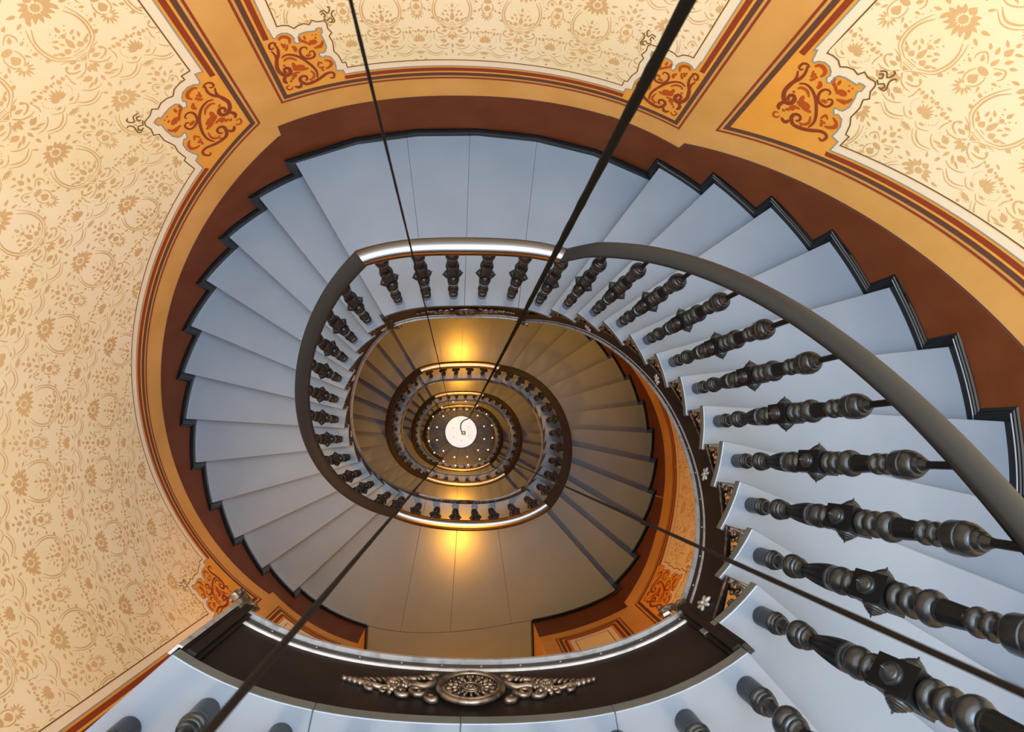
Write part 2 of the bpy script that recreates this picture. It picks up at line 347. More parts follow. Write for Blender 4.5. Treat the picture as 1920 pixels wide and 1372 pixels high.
# damask tile: list of polygons in metres, origin at the little vase
def damask():
    T = []
    def leaf(x, y, a, l, wd, n=5):
        a = math.radians(a); p = []
        for i in range(n+1): t = i/n; p.append((l*t, wd*.62*math.sin(pi*t**.75)))
        for i in range(1, n): t = 1-i/n; p.append((l*t, -wd*.62*math.sin(pi*t**.75)))
        T.append([(x+u*math.cos(a)-v*math.sin(a), y+u*math.sin(a)+v*math.cos(a)) for u, v in p])
    def dot(x, y, r, n=6): T.append([(x+r*math.cos(2*pi*i/n), y+r*math.sin(2*pi*i/n)) for i in range(n)])
    def stroke(pts, wd):
        pts = smooth_pts(pts, 3); n = len(pts)
        for i in range(n-1):
            (x0, y0), (x1, y1) = pts[i], pts[i+1]; l = math.hypot(x1-x0, y1-y0) or 1; nx, ny = -(y1-y0)/l, (x1-x0)/l
            h0 = wd/2*(.35+math.sin(pi*i/(n-1))*.65); h1 = wd/2*(.35+math.sin(pi*(i+1)/(n-1))*.65)
            T.append([(x0+nx*h0, y0+ny*h0), (x0-nx*h0, y0-ny*h0), (x1-nx*h1, y1-ny*h1), (x1+nx*h1, y1+ny*h1)])
    def rect(x0, y0, x1, y1): T.append([(x0, y0), (x1, y0), (x1, y1), (x0, y1)])
    rect(-.026, .020, .026, .0235); rect(-.024, .002, .024, .0055); T.append([(-.016, -.003), (.016, -.003), (.003, -.02), (-.003, -.02)])
    rect(-.012, .031, .012, .0345)
    for i in range(-2, 3): dot(i*.009, .0125, .0028, 4)
    leaf(0, .045, 90, .055, .019); dot(0, .108, .010); leaf(0, .125, 90, .03, .012)
    for s in (1, -1):
        leaf(s*.026, .036, 90-s*8, .028, .022); leaf(s*.045, .04, 90-s*35, .030, .013); leaf(s*.018, .075, 90-s*40, .022, .008)
        leaf(s*.045, .075, 90-s*20, .026, .010); leaf(s*.062, .058, 90-s*55, .022, .008); leaf(s*.025, .10, 90-s*60, .026, .009)
        dot(s*.018, .125, .004, 4); dot(s*.03, .14, .004, 4); dot(s*.014, .112, .004, 4)
        stroke([(s*.03, .02), (s*.075, .048), (s*.093, .10), (s*.088, .15), (s*.065, .19)], .008)
        stroke([(s*.045, .015), (s*.088, .045), (s*.105, .10), (s*.098, .155), (s*.08, .20)], .006)
        for i in range(6): a = i/5; dot(s*(.118-.02*a*a+.006*math.sin(a*3)), .085+.115*a, .0035, 4)
        leaf(s*.095, .06, 90-s*80, .024, .014); leaf(s*.112, .105, 90-s*60, .022, .012)
        leaf(s*.06, .20, 90+s*20, .045, .014)
        # swirls beside and below the vase
        leaf(s*.032, -.004, 90-s*70, .030, .013); leaf(s*.028, -.020, 90-s*100, .036, .015); leaf(s*.070, .002, 90-s*130, .026, .010)
        stroke([(s*.01, -.02), (s*.03, .002), (s*.06, .016), (s*.085, .022)], .005)
        stroke([(s*.084, -.004), (s*.088, -.024), (s*.072, -.040), (s*.045, -.046)], .009)
        stroke([(s*.012, -.03), (s*.03, -.055), (s*.062, -.066), (s*.085, -.062)], .006)
        leaf(s*.011, -.045, -90+s*22, .034, .013); leaf(s*.006, -.026, -90+s*35, .026, .006)
        leaf(s*.030, -.098, 90-s*75, .044, .022); dot(s*.052, -.078, .003, 4); dot(s*.062, -.074, .003, 4); dot(s*.084, -.09, .003, 4)
        stroke([(s*.10, -.035), (s*.104, -.062), (s*.098, -.085)], .006)
        leaf(s*.016, -.108, -90+s*50, .045, .010); leaf(s*.04, -.118, -90+s*70, .04, .009); stroke([(s*.02, -.145), (s*.055, -.15), (s*.085, -.135), (s*.10, -.115)], .006)
        # daisy petals
        for j in range(6):
            a = -90+s*(14+j*25); l = .046 if j < 4 else .036
            leaf(s*.0+.021*math.cos(math.radians(a)), .245+.018*math.sin(math.radians(a)), a, l, .015)
        leaf(s*.03, .31, 90-s*40, .026, .009); leaf(s*.07, .255, 90-s*75, .034, .012); leaf(s*.075, .225, 90-s*110, .03, .010)
        stroke([(s*.05, -.165), (s*.09, -.185), (s*.125, -.175), (s*.15, -.15)], .008)
        stroke([(s*.045, -.178), (s*.09, -.20), (s*.13, -.19), (s*.162, -.16)], .005)
    leaf(0, -.042, -90, .048, .019); dot(0, .245, .017, 8); leaf(0, .268, 90, .03, .026); leaf(0, -.11, -90, .035, .012); leaf(0, -.155, -90, .03, .012)
    X = .1875
    # heart / pomegranate
    leaf(X, .112, 90, .042, .030); T.append([(X+.022*math.cos(2*pi*i/10), .172+.013*math.sin(2*pi*i/10)) for i in range(10)])
    for s in (1, -1):
        stroke([(X+s*.004, .098), (X+s*.026, .115), (X+s*.030, .145), (X+s*.022, .165)], .006)
        for j in range(4):
            a = -90+s*(12+j*30); leaf(X+.010*math.cos(math.radians(a)), .094+.010*math.sin(math.radians(a)), a, .036-.004*j, .007)
        leaf(X+s*.036, .13, 90-s*150, .028, .008); leaf(X+s*.03, .19, 90-s*40, .028, .012); leaf(X+s*.052, .165, 90-s*70, .022, .009)
        stroke([(X+s*.012, .20), (X+s*.045, .222), (X+s*.062, .20), (X+s*.055, .18)], .006)
        leaf(X+s*.02, .235, 90-s*30, .03, .012); leaf(X+s*.045, .235, 90-s*55, .026, .010); leaf(X+s*.015, .275, 90-s*60, .03, .009)
        # palmette
        for j in range(4): leaf(X+s*.003, -.095, 90-s*(16+j*19), .052-.006*j, .011)
        leaf(X+s*.012, -.035, 90-s*25, .020, .010); dot(X+s*.030, -.022, .006); leaf(X+s*.045, -.045, 90-s*10, .028, .015); leaf(X+s*.066, -.04, 90-s*10, .022, .012)
        leaf(X+s*.034, -.003, 90-s*80, .026, .008); leaf(X+s*.082, -.035, 90-s*30, .014, .010); dot(X+s*.038, -.055, .005)
        for j in range(8): a = j/7; dot(X+s*(.058+.012*math.sin(a*pi)-.03*a*a), -.058-.062*a, .0028, 4)
        leaf(X+s*.02, -.125, 90-s*75, .026, .010); stroke([(X+s*.006, -.13), (X+s*.03, -.145), (X+s*.055, -.135), (X+s*.07, -.12)], .005)
        for j in range(3): leaf(X+s*.004, -.165, 90-s*(110+j*25), .03, .005)
    leaf(X, -.095, 90, .06, .013); leaf(X, -.03, 90, .022, .014); leaf(X, .20, 90, .035, .014); leaf(X, .25, 90, .035, .02); leaf(X, -.16, -90, .03, .012); leaf(X, .292, 90, .02, .012)
    return T
TILE = damask(); TW, TH = .375, .51
def inside(p, poly):
    c = False; x, y = p
    for (x0, y0), (x1, y1) in zip(poly, poly[1:]+poly[:1]):
        if (y0 > y) != (y1 > y) and x < (x1-x0)*(y-y0)/(y1-y0)+x0: c = not c
    return c
def panel(d0, d1, z0, z1, ztop, orn, pat_org=(148.5, .79), pattern=True, wall=None, offs=None, mirror=1):
    """painted panel; d0<d1, z0/z1 = height of the outer frame line at the two bottom corners; orn = (ornament at d0, ornament at d1)"""
    slope = math.atan2(z1-z0, (d1-d0)*MPD)      # >0: rises towards d1
    cs = math.cos(slope); sl = (z1-z0)/(d1-d0)
    def rect(off, offv=None):                    # frame corners at a distance off inside the outer line
        o = off/MPD; b = off/cs if offv is None else offv
        return [(d0+o, z0+sl*o+b), (d1-o, z1-sl*o+b), (d1-o, ztop), (d0+o, ztop)]
    par = pick_wall((d0+d1)/2)
    def frame(off, wd, m, nm, lay, ends=None):
        mb = MB(); r = rect(off+wd/2)
        a, b = r[3], r[2]
        ribbon(mb, [a, r[0], r[1], b], wd, lay); return mb.build(nm, m, par)
    mb = MB(); fill(mb, rect(.03), 1); mb.build('orange_panel_ground', OCHRE2, par)
    frame(0, .013, MAROON, 'painted_line', 2); frame(.026, .026, DARKL, 'painted_band', 2)
    f0 = corner_map(d0+.0, z0, 1, slope) if orn[0] else None
    f1 = corner_map(d1-.0, z1, -1, -slope) if orn[1] else None
    def outline(off, pts):
        r = rect(off); loop = []
        if f0:
            seg = [f0(u, v) for u, v in pts]     # from the upright to the bottom edge
            seg[0] = (r[0][0], seg[0][1]); seg[-1] = (seg[-1][0], r[0][1]+sl*(seg[-1][0]-r[0][0])); loop += seg
        else: loop += [r[0]]
        if f1:
            seg = [f1(u, v) for u, v in pts][::-1]
            seg[-1] = (r[1][0], seg[-1][1]); seg[0] = (seg[0][0], r[1][1]+sl*(seg[0][0]-r[1][0])); loop += seg
        else: loop += [r[1]]
        return loop, r
    # maroon band stops at the ornament
    mb = MB(); rr = rect(.078)
    st0 = (f0(.10, .45)[1], f0(.40, .10)[0]) if f0 else (rr[0][1], rr[0][0]); st1 = (f1(.10, .45)[1], f1(.40, .10)[0]) if f1 else (rr[1][1], rr[1][0])
    ribbon(mb, [rr[3], (rr[0][0], st0[0])], .028, 2)
    ribbon(mb, [(st0[1], rr[0][1]+sl*(st0[1]-rr[0][0])), (st1[1], rr[0][1]+sl*(st1[1]-rr[0][0]))], .028, 2)
    ribbon(mb, [(rr[1][0], st1[0]), rr[2]], .028, 2); mb.build('maroon_band', MAROON, par)
    lo, r = outline(.107, BLUE); poly = [(r[3][0], ztop)]+lo+[(r[2][0], ztop)]
    mb = MB(); fill(mb, poly, 2); mb.build('cream_border', CREAM, par)
    mb = MB(); ribbon(mb, poly, .0065, 3); mb.build('blue_line', BLUEL, par)
    lo2, r2 = outline(.155, BROWNO); fpoly = [(r2[3][0], ztop-.05)]+lo2+[(r2[2][0], ztop-.05)]
    mb = MB(); fill(mb, fpoly, 3); mb.build('cream_field', FIELD, par)
    mb = MB(); ribbon(mb, fpoly, .0065, 4); cols = {'o': mb, 'm': MB(), 'r': MB()}
    for f in (f0, f1):
        if not f: continue
        for pts, wd, c in STROKES: ribbon(cols[c], [f(u, v) for u, v in smooth_pts(pts, 3)], wd*(1.35 if c != 'o' else 1.1), 3 if c != 'o' else 5, (lambda t: .6+.7*math.sin(pi*t)) if c != 'o' else None)
        for u, v, ru, rv, c in BLOBS: cols[c].add([W(*f(u+1.15*ru*math.cos(2*pi*i/10), v+rv*math.sin(2*pi*i/10)), 3) for i in range(10)], [tuple(range(10))])
    cols['o'].build('olive_line', OLIVE, par)
    if f0 or f1:
        cols['m'].build('corner_scrollwork', MAROON, par); cols['r'].build('corner_leaf_ornament', RUST, par)
    if pattern:
        mb = MB(); ox, oz = pat_org
        for i in range(int((d0-ox)*MPD/TW)-2, int((d1-ox)*MPD/TW)+2):
            for j in range(int((min(z0, z1)-oz)/TH)-2, int((ztop-oz)/TH)+2):
                for q in TILE:
                    pts = [(ox+(i*TW+u*mirror)/MPD, oz+j*TH+v) for u, v in q]
                    c = (sum(p[0] for p in pts)/len(pts), sum(p[1] for p in pts)/len(pts))
                    if c[1] > ztop-.1 or not inside(c, fpoly) or not all(inside(p_, fpoly) for p_ in pts): continue
                    mb.add([W(x, y, 4) for x, y in pts], [tuple(range(len(pts)))])
        o = mb.build('stencilled_damask', STEN, par); o['kind'] = 'stuff'
def dado(pts, base, line=False):
    """brown dado: pts = top line (deg,z), base = function giving the lower edge"""
    par = pick_wall((pts[0][0]+pts[-1][0])/2); mb = MB(); q = []
    for a, b in zip(pts, pts[1:]):
        n = max(1, int(abs(b[0]-a[0])/1.5)); q += [(a[0]+(b[0]-a[0])*i/n, a[1]+(b[1]-a[1])*i/n) for i in range(n)]
    q.append(pts[-1])
    for a, b in zip(q, q[1:]):
        if b[0]-a[0] > 1e-6: fill(mb, [a, b, (b[0], base(b[0])), (a[0], base(a[0]))], 1)
    mb.build('brown_dado', BROWN, par)
    mb = MB(); ribbon(mb, pts, .016 if line else .008, 2); mb.build('dado_top_line', BROWNL, par)
k1 = R/9.05
zp = lambda d: pslope_hi(d)
dado([(-60, zp(-60)+.285), (52.4, zp(52.4)+.285), (52.7, .415), (66, .425)], lambda d: zp(d)-.5, True)
dado([(66, .425), (92, .395), (113, .385), (123.9, .375), (124.1, .29), (124.6, .285)], lambda d: -.05)
dado([(124.6, .288), (220.6, zp(220.6)+.285), (220.7, -1.66), (244, -1.66)], lambda d: max(zp(d)-.5, -2.3))
# lower levels (the stair repeats every storey)
for n in (0, 1, 2):
    zb = -2.1-4.2*n
    q = lambda d: zb-(d-314)/9.1*R
    dado([(290, zb+.43), (312.5, zb+.43), (312.6, zb+.31), (413, q(413)+.285)], lambda d: (q(d)-.6 if d > 314 else zb-.2))
    if n:
        dado([(54, zb+2.1+.4), (124, zb+2.1+.4), (124.1, zb+2.1+.29), (220.6, zb+2.1+zp(220.6)+.285), (244, zb+.44)], lambda d: (zb+2.1-.2 if d < 125 else zb+2.1+zp(d)-.5))
    else: dado([(53, zb-2.1+.4), (124, zb-2.1+.4)], lambda d: zb-2.3)
panel(126.0, 220.6, .46, zp(220.6)+.445, 3.0, (True, True))
panel(54.6, 121.7, .565, .548, 3.0, (True, True), pat_org=(93.7, .945))
panel(-52, 50.0, zp(-52)+.47, .706, 3.9, (False, True), pat_org=(93.7-2.5*TW/MPD, .945-TH*.0+.16))
panel(224, 240.5, -1.55, -1.55, .4, (False, False), pattern=False)
panel(293.5, 309.5, -1.55, -1.55, .4, (False, False), pattern=False)
panel(314.0, 404, -2.1+.50, -2.1+.50-90*.0192, -.1, (True, False), pat_org=(330, -1.0))

# ------------------------------------------------------------------ treads, risers, landings
def tread_mesh(k, last=None):
    fi, fo = ni(k), no(k); bi, bo = (ni(k+1)-2.2, no(k+1)-.9) if last is None else last
    z = k*R; n = 4
    inn = [P(d, rin(d), 0) for d in arc(fi, bi, n)]; out = [P(d, rout(d, z)+.018, 0) for d in arc(bo, fo, 5)]
    loop = inn+out
    m = MB(); m.prism([(x, y, z-.034) for x, y, _ in loop], [(x, y, z) for x, y, _ in loop])
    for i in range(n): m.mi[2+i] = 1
    return m
def riser(k, parent):
    fi, fo = ni(k)-1.9, no(k)-.75; z1 = k*R-.034; z0 = (k-1)*R
    a = P(fi, rin(fi)+.03, 0); b = P(fo, rout(fo, z1)+.018, 0); t = math.radians((fi+fo)/2); dx, dy = math.sin(t)*.018, -math.cos(t)*.018
    m = MB(); m.prism([(a[0], a[1], z0), (b[0], b[1], z0), (b[0]+dx, b[1]+dy, z0), (a[0]+dx, a[1]+dy, z0)], [(a[0], a[1], z1), (b[0], b[1], z1), (b[0]+dx, b[1]+dy, z1), (a[0]+dx, a[1]+dy, z1)])
    m.build('riser', RISER, parent)
SK = [(0, 0), (.019, 0), (.019, .030), (.015, .033), (.015, .041), (.0105, .045), (.010, .052), (.004, .058), (0, .058)]
def skirting(path, parent):
    """path: (deg, z, hx, hz) with the moulding's height axis"""
    rows = []
    for d, z, hx, hz in path:
        rows.append([P(d+hx*h/MPD, rout(d, z)+WALL-.001-t, z+hz*h) for t, h in SK])
    m = MB(); m.sweep(rows); m.build('skirting', SKIRT, parent, 'auto')
def skirt_step(k, parent, dend=None):
    f = no(k); e = no(k+1) if dend is None else dend; z = k*R
    skirting([(f, z-R+.03, 1, 0), (f, z, 1, 1)]+[(d, z, 0, 1) for d in arc(f, e, 6)[1:]], parent)

def pitch_in(x):                 # walking-line height at the inner string for unwrapped angle x (degrees, decreasing upward)
    # find k with ni(k) >= x > ni(k+1)
    k = int(math.floor(-(x-54)/15.))+1
    while ni(k) < x: k -= 1
    while ni(k+1) >= x: k += 1
    if k % 12 == 0:              # landing
        e = 9.0; z = k*R
        if x < ni(k+1)+e: return z+R*(ni(k+1)+e-x)/e
        return z
    return R*(k+(ni(k)-x)/(ni(k)-ni(k+1)))
def strip(prof, degs, zf, name, m_, parent, rf=None, smooth='auto'):
    """profile (out from string face towards the well, up) swept round the well"""
    m = MB(); rows = []
    for d in degs: rows.append([P(d, rin(d)+.012-t, zf(d)+h) for t, h in prof])
    m.sweep(rows); return m.build(name, m_, parent, smooth)
def rivets(degs, zf, parent, out=.012, r=.0035):
    m = MB()
    for d in degs:
        c = Vector(P(d, rin(d)+.012, zf(d))); u = -Vector(P(d, 1, 0)); m.ell(c+u*.001, (u*r*.8, Vector((0, 0, r)), u.cross(Vector((0, 0, 1)))*r), 6, 4)
    m.build('rivets', EDGE, parent, True)['kind'] = 'stuff'
def sp(d, z, out): return Vector(P(d, rin(d)+.012-out, z))     # point on string face
def scroll_pts(c, r0, turns, a0, sgn=1, n=18): return [(c[0]+r0*(1-.85*i/n)*math.cos(a0+sgn*2*pi*turns*i/n), c[1]+r0*(1-.85*i/n)*math.sin(a0+sgn*2*pi*turns*i/n)) for i in range(n+1)]
def on_string(d0, z0, pts, out): return [sp(d0+math.degrees(x/rin(d0)), z0+y, out) for x, y in pts]
def pendant(d, z, parent, s=1):
    m = MB(); f = lambda pts, out=.0: [sp(d+math.degrees(x*s/rin(d)), z+y*s, out) for x, y in pts]
    m.tube(f([(0, .06), (.004, .03), (.0, .0), (-.02, -.012), (-.035, .0), (-.032, .016), (-.02, .016)], .008), [.010*s]*7, 8)
    m.tube(f([(.0, .01), (.02, -.005), (.032, .008), (.026, .022)], .006), .007*s, 8)
    c = f([(-.028, .006)], 0)[0]; u = -Vector(P(d, 1, 0)); m.lathe([(-.012, .010), (.028, .010), (.028, .007), (.022, .006)], 12, Matrix.Translation(c) @ u.to_track_quat('Z', 'Y').to_matrix().to_4x4())
    m.build('scroll_pendant', BRONZE, parent, 'auto')
def flower(d, z, parent):
    m = MB(); c = sp(d, z, .004); u = -Vector(P(d, 1, 0)); t = u.cross(Vector((0, 0, 1))).normalized(); v = Vector((0, 0, 1))
    for i in range(6):
        a = 2*pi*i/6+.3; e = t*math.cos(a)+v*math.sin(a); m.ell(c+e*.017, (e*.014, e.cross(u)*.007, u*.006), 8, 5)
    m.ell(c+u*.004, (t*.007, v*.007, u*.006), 8, 5); m.build('flower_boss', EDGE, parent, True)
def bracket(k, parent, detail=True):
    """openwork triangle under the end of tread k"""
    f, b = ni(k), ni(k+1); zt = k*R-.034
    def q(x, y): return sp(f+(b-f)*x, zt-y, .0)
    z3 = .135; m = MB()
    m.tube([q(.10, .004), q(.96, .004), q(.10, z3), q(.10, .004)], .0055, 6)
    if detail:
        wd = math.radians(f-b)*rin(f)
        def g(x, y): return sp(f-math.degrees(x/rin(f)), zt-y, .002)
        for (cx, cy, r0, a0, sg) in ((.045, .030, .020, 2.2, 1), (.035, .070, .015, -1.2, -1), (.080, .018, .010, 0, 1)):
            m.tube([g(x, y) for x, y in scroll_pts((cx, cy), r0, 1.15, a0, sg, 10)], [.006-.0003*i for i in range(11)], 5)
        m.ell(g(.030, .05), (Vector((0, 0, .012)), Vector(P(f, .005, 0)), Vector(P(f+90, .007, 0))), 6, 4)
        m.ell(g(.056, .052), (Vector((0, 0, .008)), Vector(P(f, .005, 0)), Vector(P(f+90, .008, 0))), 6, 4)
        m.ell(g(.030, .098), (Vector((0, 0, .012)), Vector(P(f, .005, 0)), Vector(P(f+90, .005, 0))), 6, 4)
    m.build('openwork_bracket', BRONZE, parent, True)
def flight(k0, k1, label, level):
    """steps k0+1 .. k1-1 plus the riser up to the landing k1"""
    root = thing('stair_flight', label, 'stairs', (0, 0, (k0)*R))
    for k in range(k0+1, k1):
        bevel(tread_mesh(k).build('tread', [TREAD, ENDSHADE], root), .004); 
        skirt_step(k, root)
        if level < 3: bracket(k, root, level < 2)
    for k in range(k0+1, k1+1): riser(k, root)
    a, b = ni(k0+1)+9, ni(k1)
    degs = arc(a-.5, b+.5, 52)
    zf = pitch_in
    strip([(0, -.395), (0, -.19), (-.014, -.19), (-.014, -.395)], degs, zf, 'stringer', STRING, root)
    strip([(.014, -.408), (.014, -.396), (-.016, -.396), (-.016, -.408)], degs, zf, 'stringer_bottom_edge', EDGE, root)
    strip([(.004, -.362), (.004, -.355), (0, -.353), (0, -.364)], degs, zf, 'stringer_bead', EDGE, root)
    if level < 2:
        rivets(degs[2::3], lambda d: zf(d)-.378, root)
        for d in degs[12::13]: flower(d, zf(d)-.28, root)
    return root
def landing(k, seams, label, level, end=None):
    root = thing('stair_landing', label, 'landing', (0, 0, k*R)); z = k*R
    fi, fo = ni(k), no(k); bi, bo = ni(k+1)-2.2, no(k+1)-.9
    if end: bi, bo = end
    cuts = [(fi, fo)]+seams+[(bi, bo)]
    for i, (a, b) in enumerate(zip(cuts, cuts[1:])):
        g = .0004 if i else 0; g2 = .0004 if i < len(cuts)-2 else 0
        gi, go = math.degrees(g/.8), math.degrees(g/2.1); hi, ho = math.degrees(g2/.8), math.degrees(g2/2.1)
        inn = [P(d, rin(d), 0) for d in arc(a[0]-gi, b[0]+hi, 8)]; out = [P(d, rout(d, z)+.018, 0) for d in arc(b[1]+ho, a[1]-go, 8)]
        m = MB(); lp = inn+out; m.prism([(x, y, z-.034) for x, y, _ in lp], [(x, y, z) for x, y, _ in lp])
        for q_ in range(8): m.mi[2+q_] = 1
        bevel(m.build('plank', [TREAD, ENDSHADE], root), .0025 if level < 2 else .001)
    # dark tongue under the joints
    m = MB(); lp = [P(d, rin(d)+.03, 0) for d in arc(fi-1, bi+1, 14)]+[P(d, rout(d, z)-.02, 0) for d in arc(bo+1, fo-1, 14)]
    m.prism([(x, y, z-.30) for x, y, _ in lp], [(x, y, z-.0345) for x, y, _ in lp]); m.build('soffit_slab', SEAM, root)
    # skirting
    if (k//12) % 2 == 0: skirt_step(k, root)
    else:
        d0, d1 = DOOR[1]-360*math.ceil((DOOR[1]-fo-1)/360), 0
        skirt_step(k, root, fo-(fo % 360-DOOR[1]+360) % 360 if False else d0)
        dd = DOOR[0]-360*math.ceil((DOOR[0]-fo)/360)
        skirting([(d, z, 0, 1) for d in arc(dd, no(k+1) if not end else end[1]+.5, 6)], root)
    # fascia
    a = fi-.6; b = ni(k+1)+(9.0 if not end else -3.2); degs = arc(a, b, 44); zf = lambda d: z
    if (k//12) % 2 == 0 and not end: b = ni(k+1)+9; degs = arc(a, b, 44)
    strip([(0, -.352), (0, -.034), (-.014, -.034), (-.014, -.352)], degs, zf, 'fascia', STRING, root)
    strip([(.013, -.366), (.013, -.354), (-.016, -.354), (-.016, -.366)], degs, zf, 'fascia_bottom_edge', EDGE, root)
    strip([(.006, -.314), (.006, -.306), (0, -.303), (0, -.317)], degs, zf, 'fascia_bead', EDGE, root)
    rivets(degs[1::4], lambda d: z-.338, root)
    for d, s in ((a, 1), (b, -1)):          # upright ribs where fascia and string meet
        m = MB()
        for dx, w_, o_ in ((0, .022, .020), (.020*s, .014, .012), (-.018*s, .012, .010)):
            dc = d+math.degrees(dx/rin(d)); h = math.degrees(w_/2/rin(d))
            m.prism([sp(dc-h, z-.372, o_), sp(dc+h, z-.372, o_), sp(dc+h, z-.372, -.02), sp(dc-h, z-.372, -.02)], [sp(dc-h, z-.036, o_), sp(dc+h, z-.036, o_), sp(dc+h, z-.036, -.02), sp(dc-h, z-.036, -.02)])
        if not (end and s == -1): m.build('string_rib', STRING, root)
        else:
            m.build('string_rib', STRING, root)
            m = MB(); d2 = d-2.2; m.prism([sp(d2, z-.372, .016), sp(d2+.8, z-.372, .018), sp(d2+.8, z-.372, -.012), sp(d2, z-.372, -.012)], [sp(d2, z-.036, .016), sp(d2+.8, z-.036, .018), sp(d2+.8, z-.036, -.012), sp(d2, z-.036, -.012)]); m.build('end_board', EDGE, root)
        if level < 2: pendant(d-1, z-.415, root, 1.15)
    # bronze applique in the middle
    if level < 2:
        dm = (fi+bi)/2 if end else (fi+ni(k+1))/2; zm = z-.178
        u = -Vector(P(dm, 1, 0)); t = Vector((0, 0, 1)).cross(u).normalized(); v = Vector((0, 0, 1)); c = sp(dm, zm, .006)
        med = MB(); rr = .083
        ring = lambda R_, rt, o_: med.tube([c+u*o_+(t*math.cos(2*pi*i/32)+v*math.sin(2*pi*i/32))*R_ for i in range(33)], rt, 8, False)
        ring(rr, .007, .008); ring(rr-.010, .004, .012); ring(.020, .004, .010); ring(.026, .0022, .008)
        for i in range(16):
            a2 = 2*pi*i/16; e = t*math.cos(a2)+v*math.sin(a2); f_ = e.cross(u)
            med.ell(c+e*.058+u*.004, (e*.012, f_*.0075, u*.007), 8, 5); med.ell(c+e*.042+u*.006, (e*.009, f_*.004, u*.006), 6, 4); med.ell(c+e*.031+u*.005, (e*.0035, f_*.0035, u*.005), 6, 4)
            med.ell(c+e*.068+f_*.007+u*.004, (e*.004, f_*.004, u*.005), 6, 4); med.ell(c+e*.068-f_*.007+u*.004, (e*.004, f_*.004, u*.005), 6, 4)
        for i in range(6): a2 = 2*pi*i/6; med.ell(c+(t*math.cos(a2)+v*math.sin(a2))*.009+u*.007, (t*.006, v*.006, u*.005), 6, 4)
        med.ell(c+u*.009, (t*.005, v*.005, u*.005), 6, 4)
        mo = med.build('rosette_medallion', BRONZE, root, True)
        for sg in (-1, 1):
            m = MB()
            def g(x, y, o_=.006): return sp(dm+sg*math.degrees(x/rin(dm)), zm+y, o_)
            def sc(c_, r0, tn, a0, s_, w0): m.tube([g(x, y, .008) for x, y in scroll_pts(c_, r0, tn, a0, s_, 16)], [w0*(1-.04*i) for i in range(17)], 6)
            m.tube([g(.088, -.055, .008), g(.096, -.03), g(.12, -.012), g(.15, -.02), g(.185, .0), g(.22, .012), g(.26, .0), g(.295, -.006)], [.010, .010, .009, .009, .009, .008, .008, .006], 6)
            sc((.10, .048), .018, 1.0, 2.5, -1, .009); sc((.135, .016), .026, 1.2, 3.0, -1, .008); sc((.172, .030), .020, 1.2, 2.6, -1, .007); sc((.215, .030), .017, 1.1, 2.4, 1, .006); sc((.25, .018), .014, 1.1, 2.2, -1, .006)
            sc((.10, -.058), .016, .9, 3.6, 1, .010); sc((.150, -.030), .020, 1.1, 4.2, 1, .007); sc((.200, -.018), .017, 1.1, 4.2, 1, .007)
            rnd = random.Random(5)
            for i in range(13):         # leaf lobes along the lower rim
                x = .10+i*.0135; y = -.068+.0042*i; m.ell(g(x, y, .006), (g(x+.010, y-.010)-g(x, y), Vector(P(dm+90, .006, 0)), u*.007), 6, 4)
            for i in range(13): x = .186+rnd.uniform(-.022, .022); y = .008+rnd.uniform(-.024, .024); m.ell(g(x, y, .012), (v*.0075, t*.0075, u*.007), 6, 4)
            for i in range(6): a2 = i*pi/3; m.ell(g(.178+.012*math.cos(a2), -.002+.012*math.sin(a2), .014), (v*.006, t*.006, u*.006), 6, 4)
            for i in range(5): m.ell(g(.262+i*.013, -.004-.001*i, .006), (v*(.018-.003*i), (g(.27, 0)-g(.262, 0)).normalized()*.009, u*.008), 6, 4)
            m.build('acanthus_applique', BRONZE, root, True)
    return root
seamA = [(111, 103), (93, 90.5), (67, 77)]; seamB = [(-67.8, -76), (-94.1, -93.5), (-118.2, -107)]
def shift(s, k): t = 360*(k//24); return [(a-t, b-t) for a, b in s]
LEV = {12: ('top', 0), 0: ('upper', 0), -12: ('middle', 1), -24: ('amber-lit far', 2), -36: ('fourth', 3), -48: ('fifth', 3), -60: ('sixth', 3), -72: ('lowest', 3)}
LANDL = {12: 'nearest blue-grey landing along the bottom edge, black fascia with bronze rosette', 0: 'wide blue-grey curved landing below the brown dado at the top',
 -12: 'brown glowing landing in front of the doorway, below the centre', -24: 'bright amber-lit landing just above the second ring of handrail',
 -36: 'narrow orange landing strip under the third ring of handrail at the bottom', -48: 'narrow amber landing strip above the third ring of handrail',
 -60: 'thin glowing landing arc directly under the hanging disc lamp', -72: 'thinnest amber landing arc just above the hanging disc lamp'}
FL = {0: 'nearest flight of blue-grey steps rising clockwise along the right side', -12: 'pale blue-grey flight winding down the left side from the wide landing',
 -24: 'shaded brown-grey flight on the right seen through the stairwell', -36: 'dark slate flight on the left inside the first well opening',
 -48: 'small dark flight on the right inside the second handrail ring', -60: 'small dark flight on the left inside the third handrail ring', -72: 'tiny flight on the right close to the hanging lamp', -84: 'tiny lowest flight on the left close to the hanging lamp'}
for k in (12, 0, -12, -24, -36, -48, -60, -72):
    even = (k//12) % 2 == 0; sm = shift(seamA, k) if even else shift(seamB, k-12)
    landing(k, sm, LANDL[k], LEV[k][1], (-139.6, -138.6) if k == 12 else None)
for k in (0, -12, -24, -36, -48, -60, -72, -84): flight(k, k+12, FL[k], {0: 0, -12: 0, -24: 1, -36: 1, -48: 2}.get(k, 3))

# ground floor
m = MB(); lp = [P(d, rout(d, -14)+.1, 0) for d in range(0, 360, 5)]; m.prism([(x, y, -14.8) for x, y, _ in lp], [(x, y, -14.7) for x, y, _ in lp])
m.build('floor', STONE)['kind'] = 'structure'

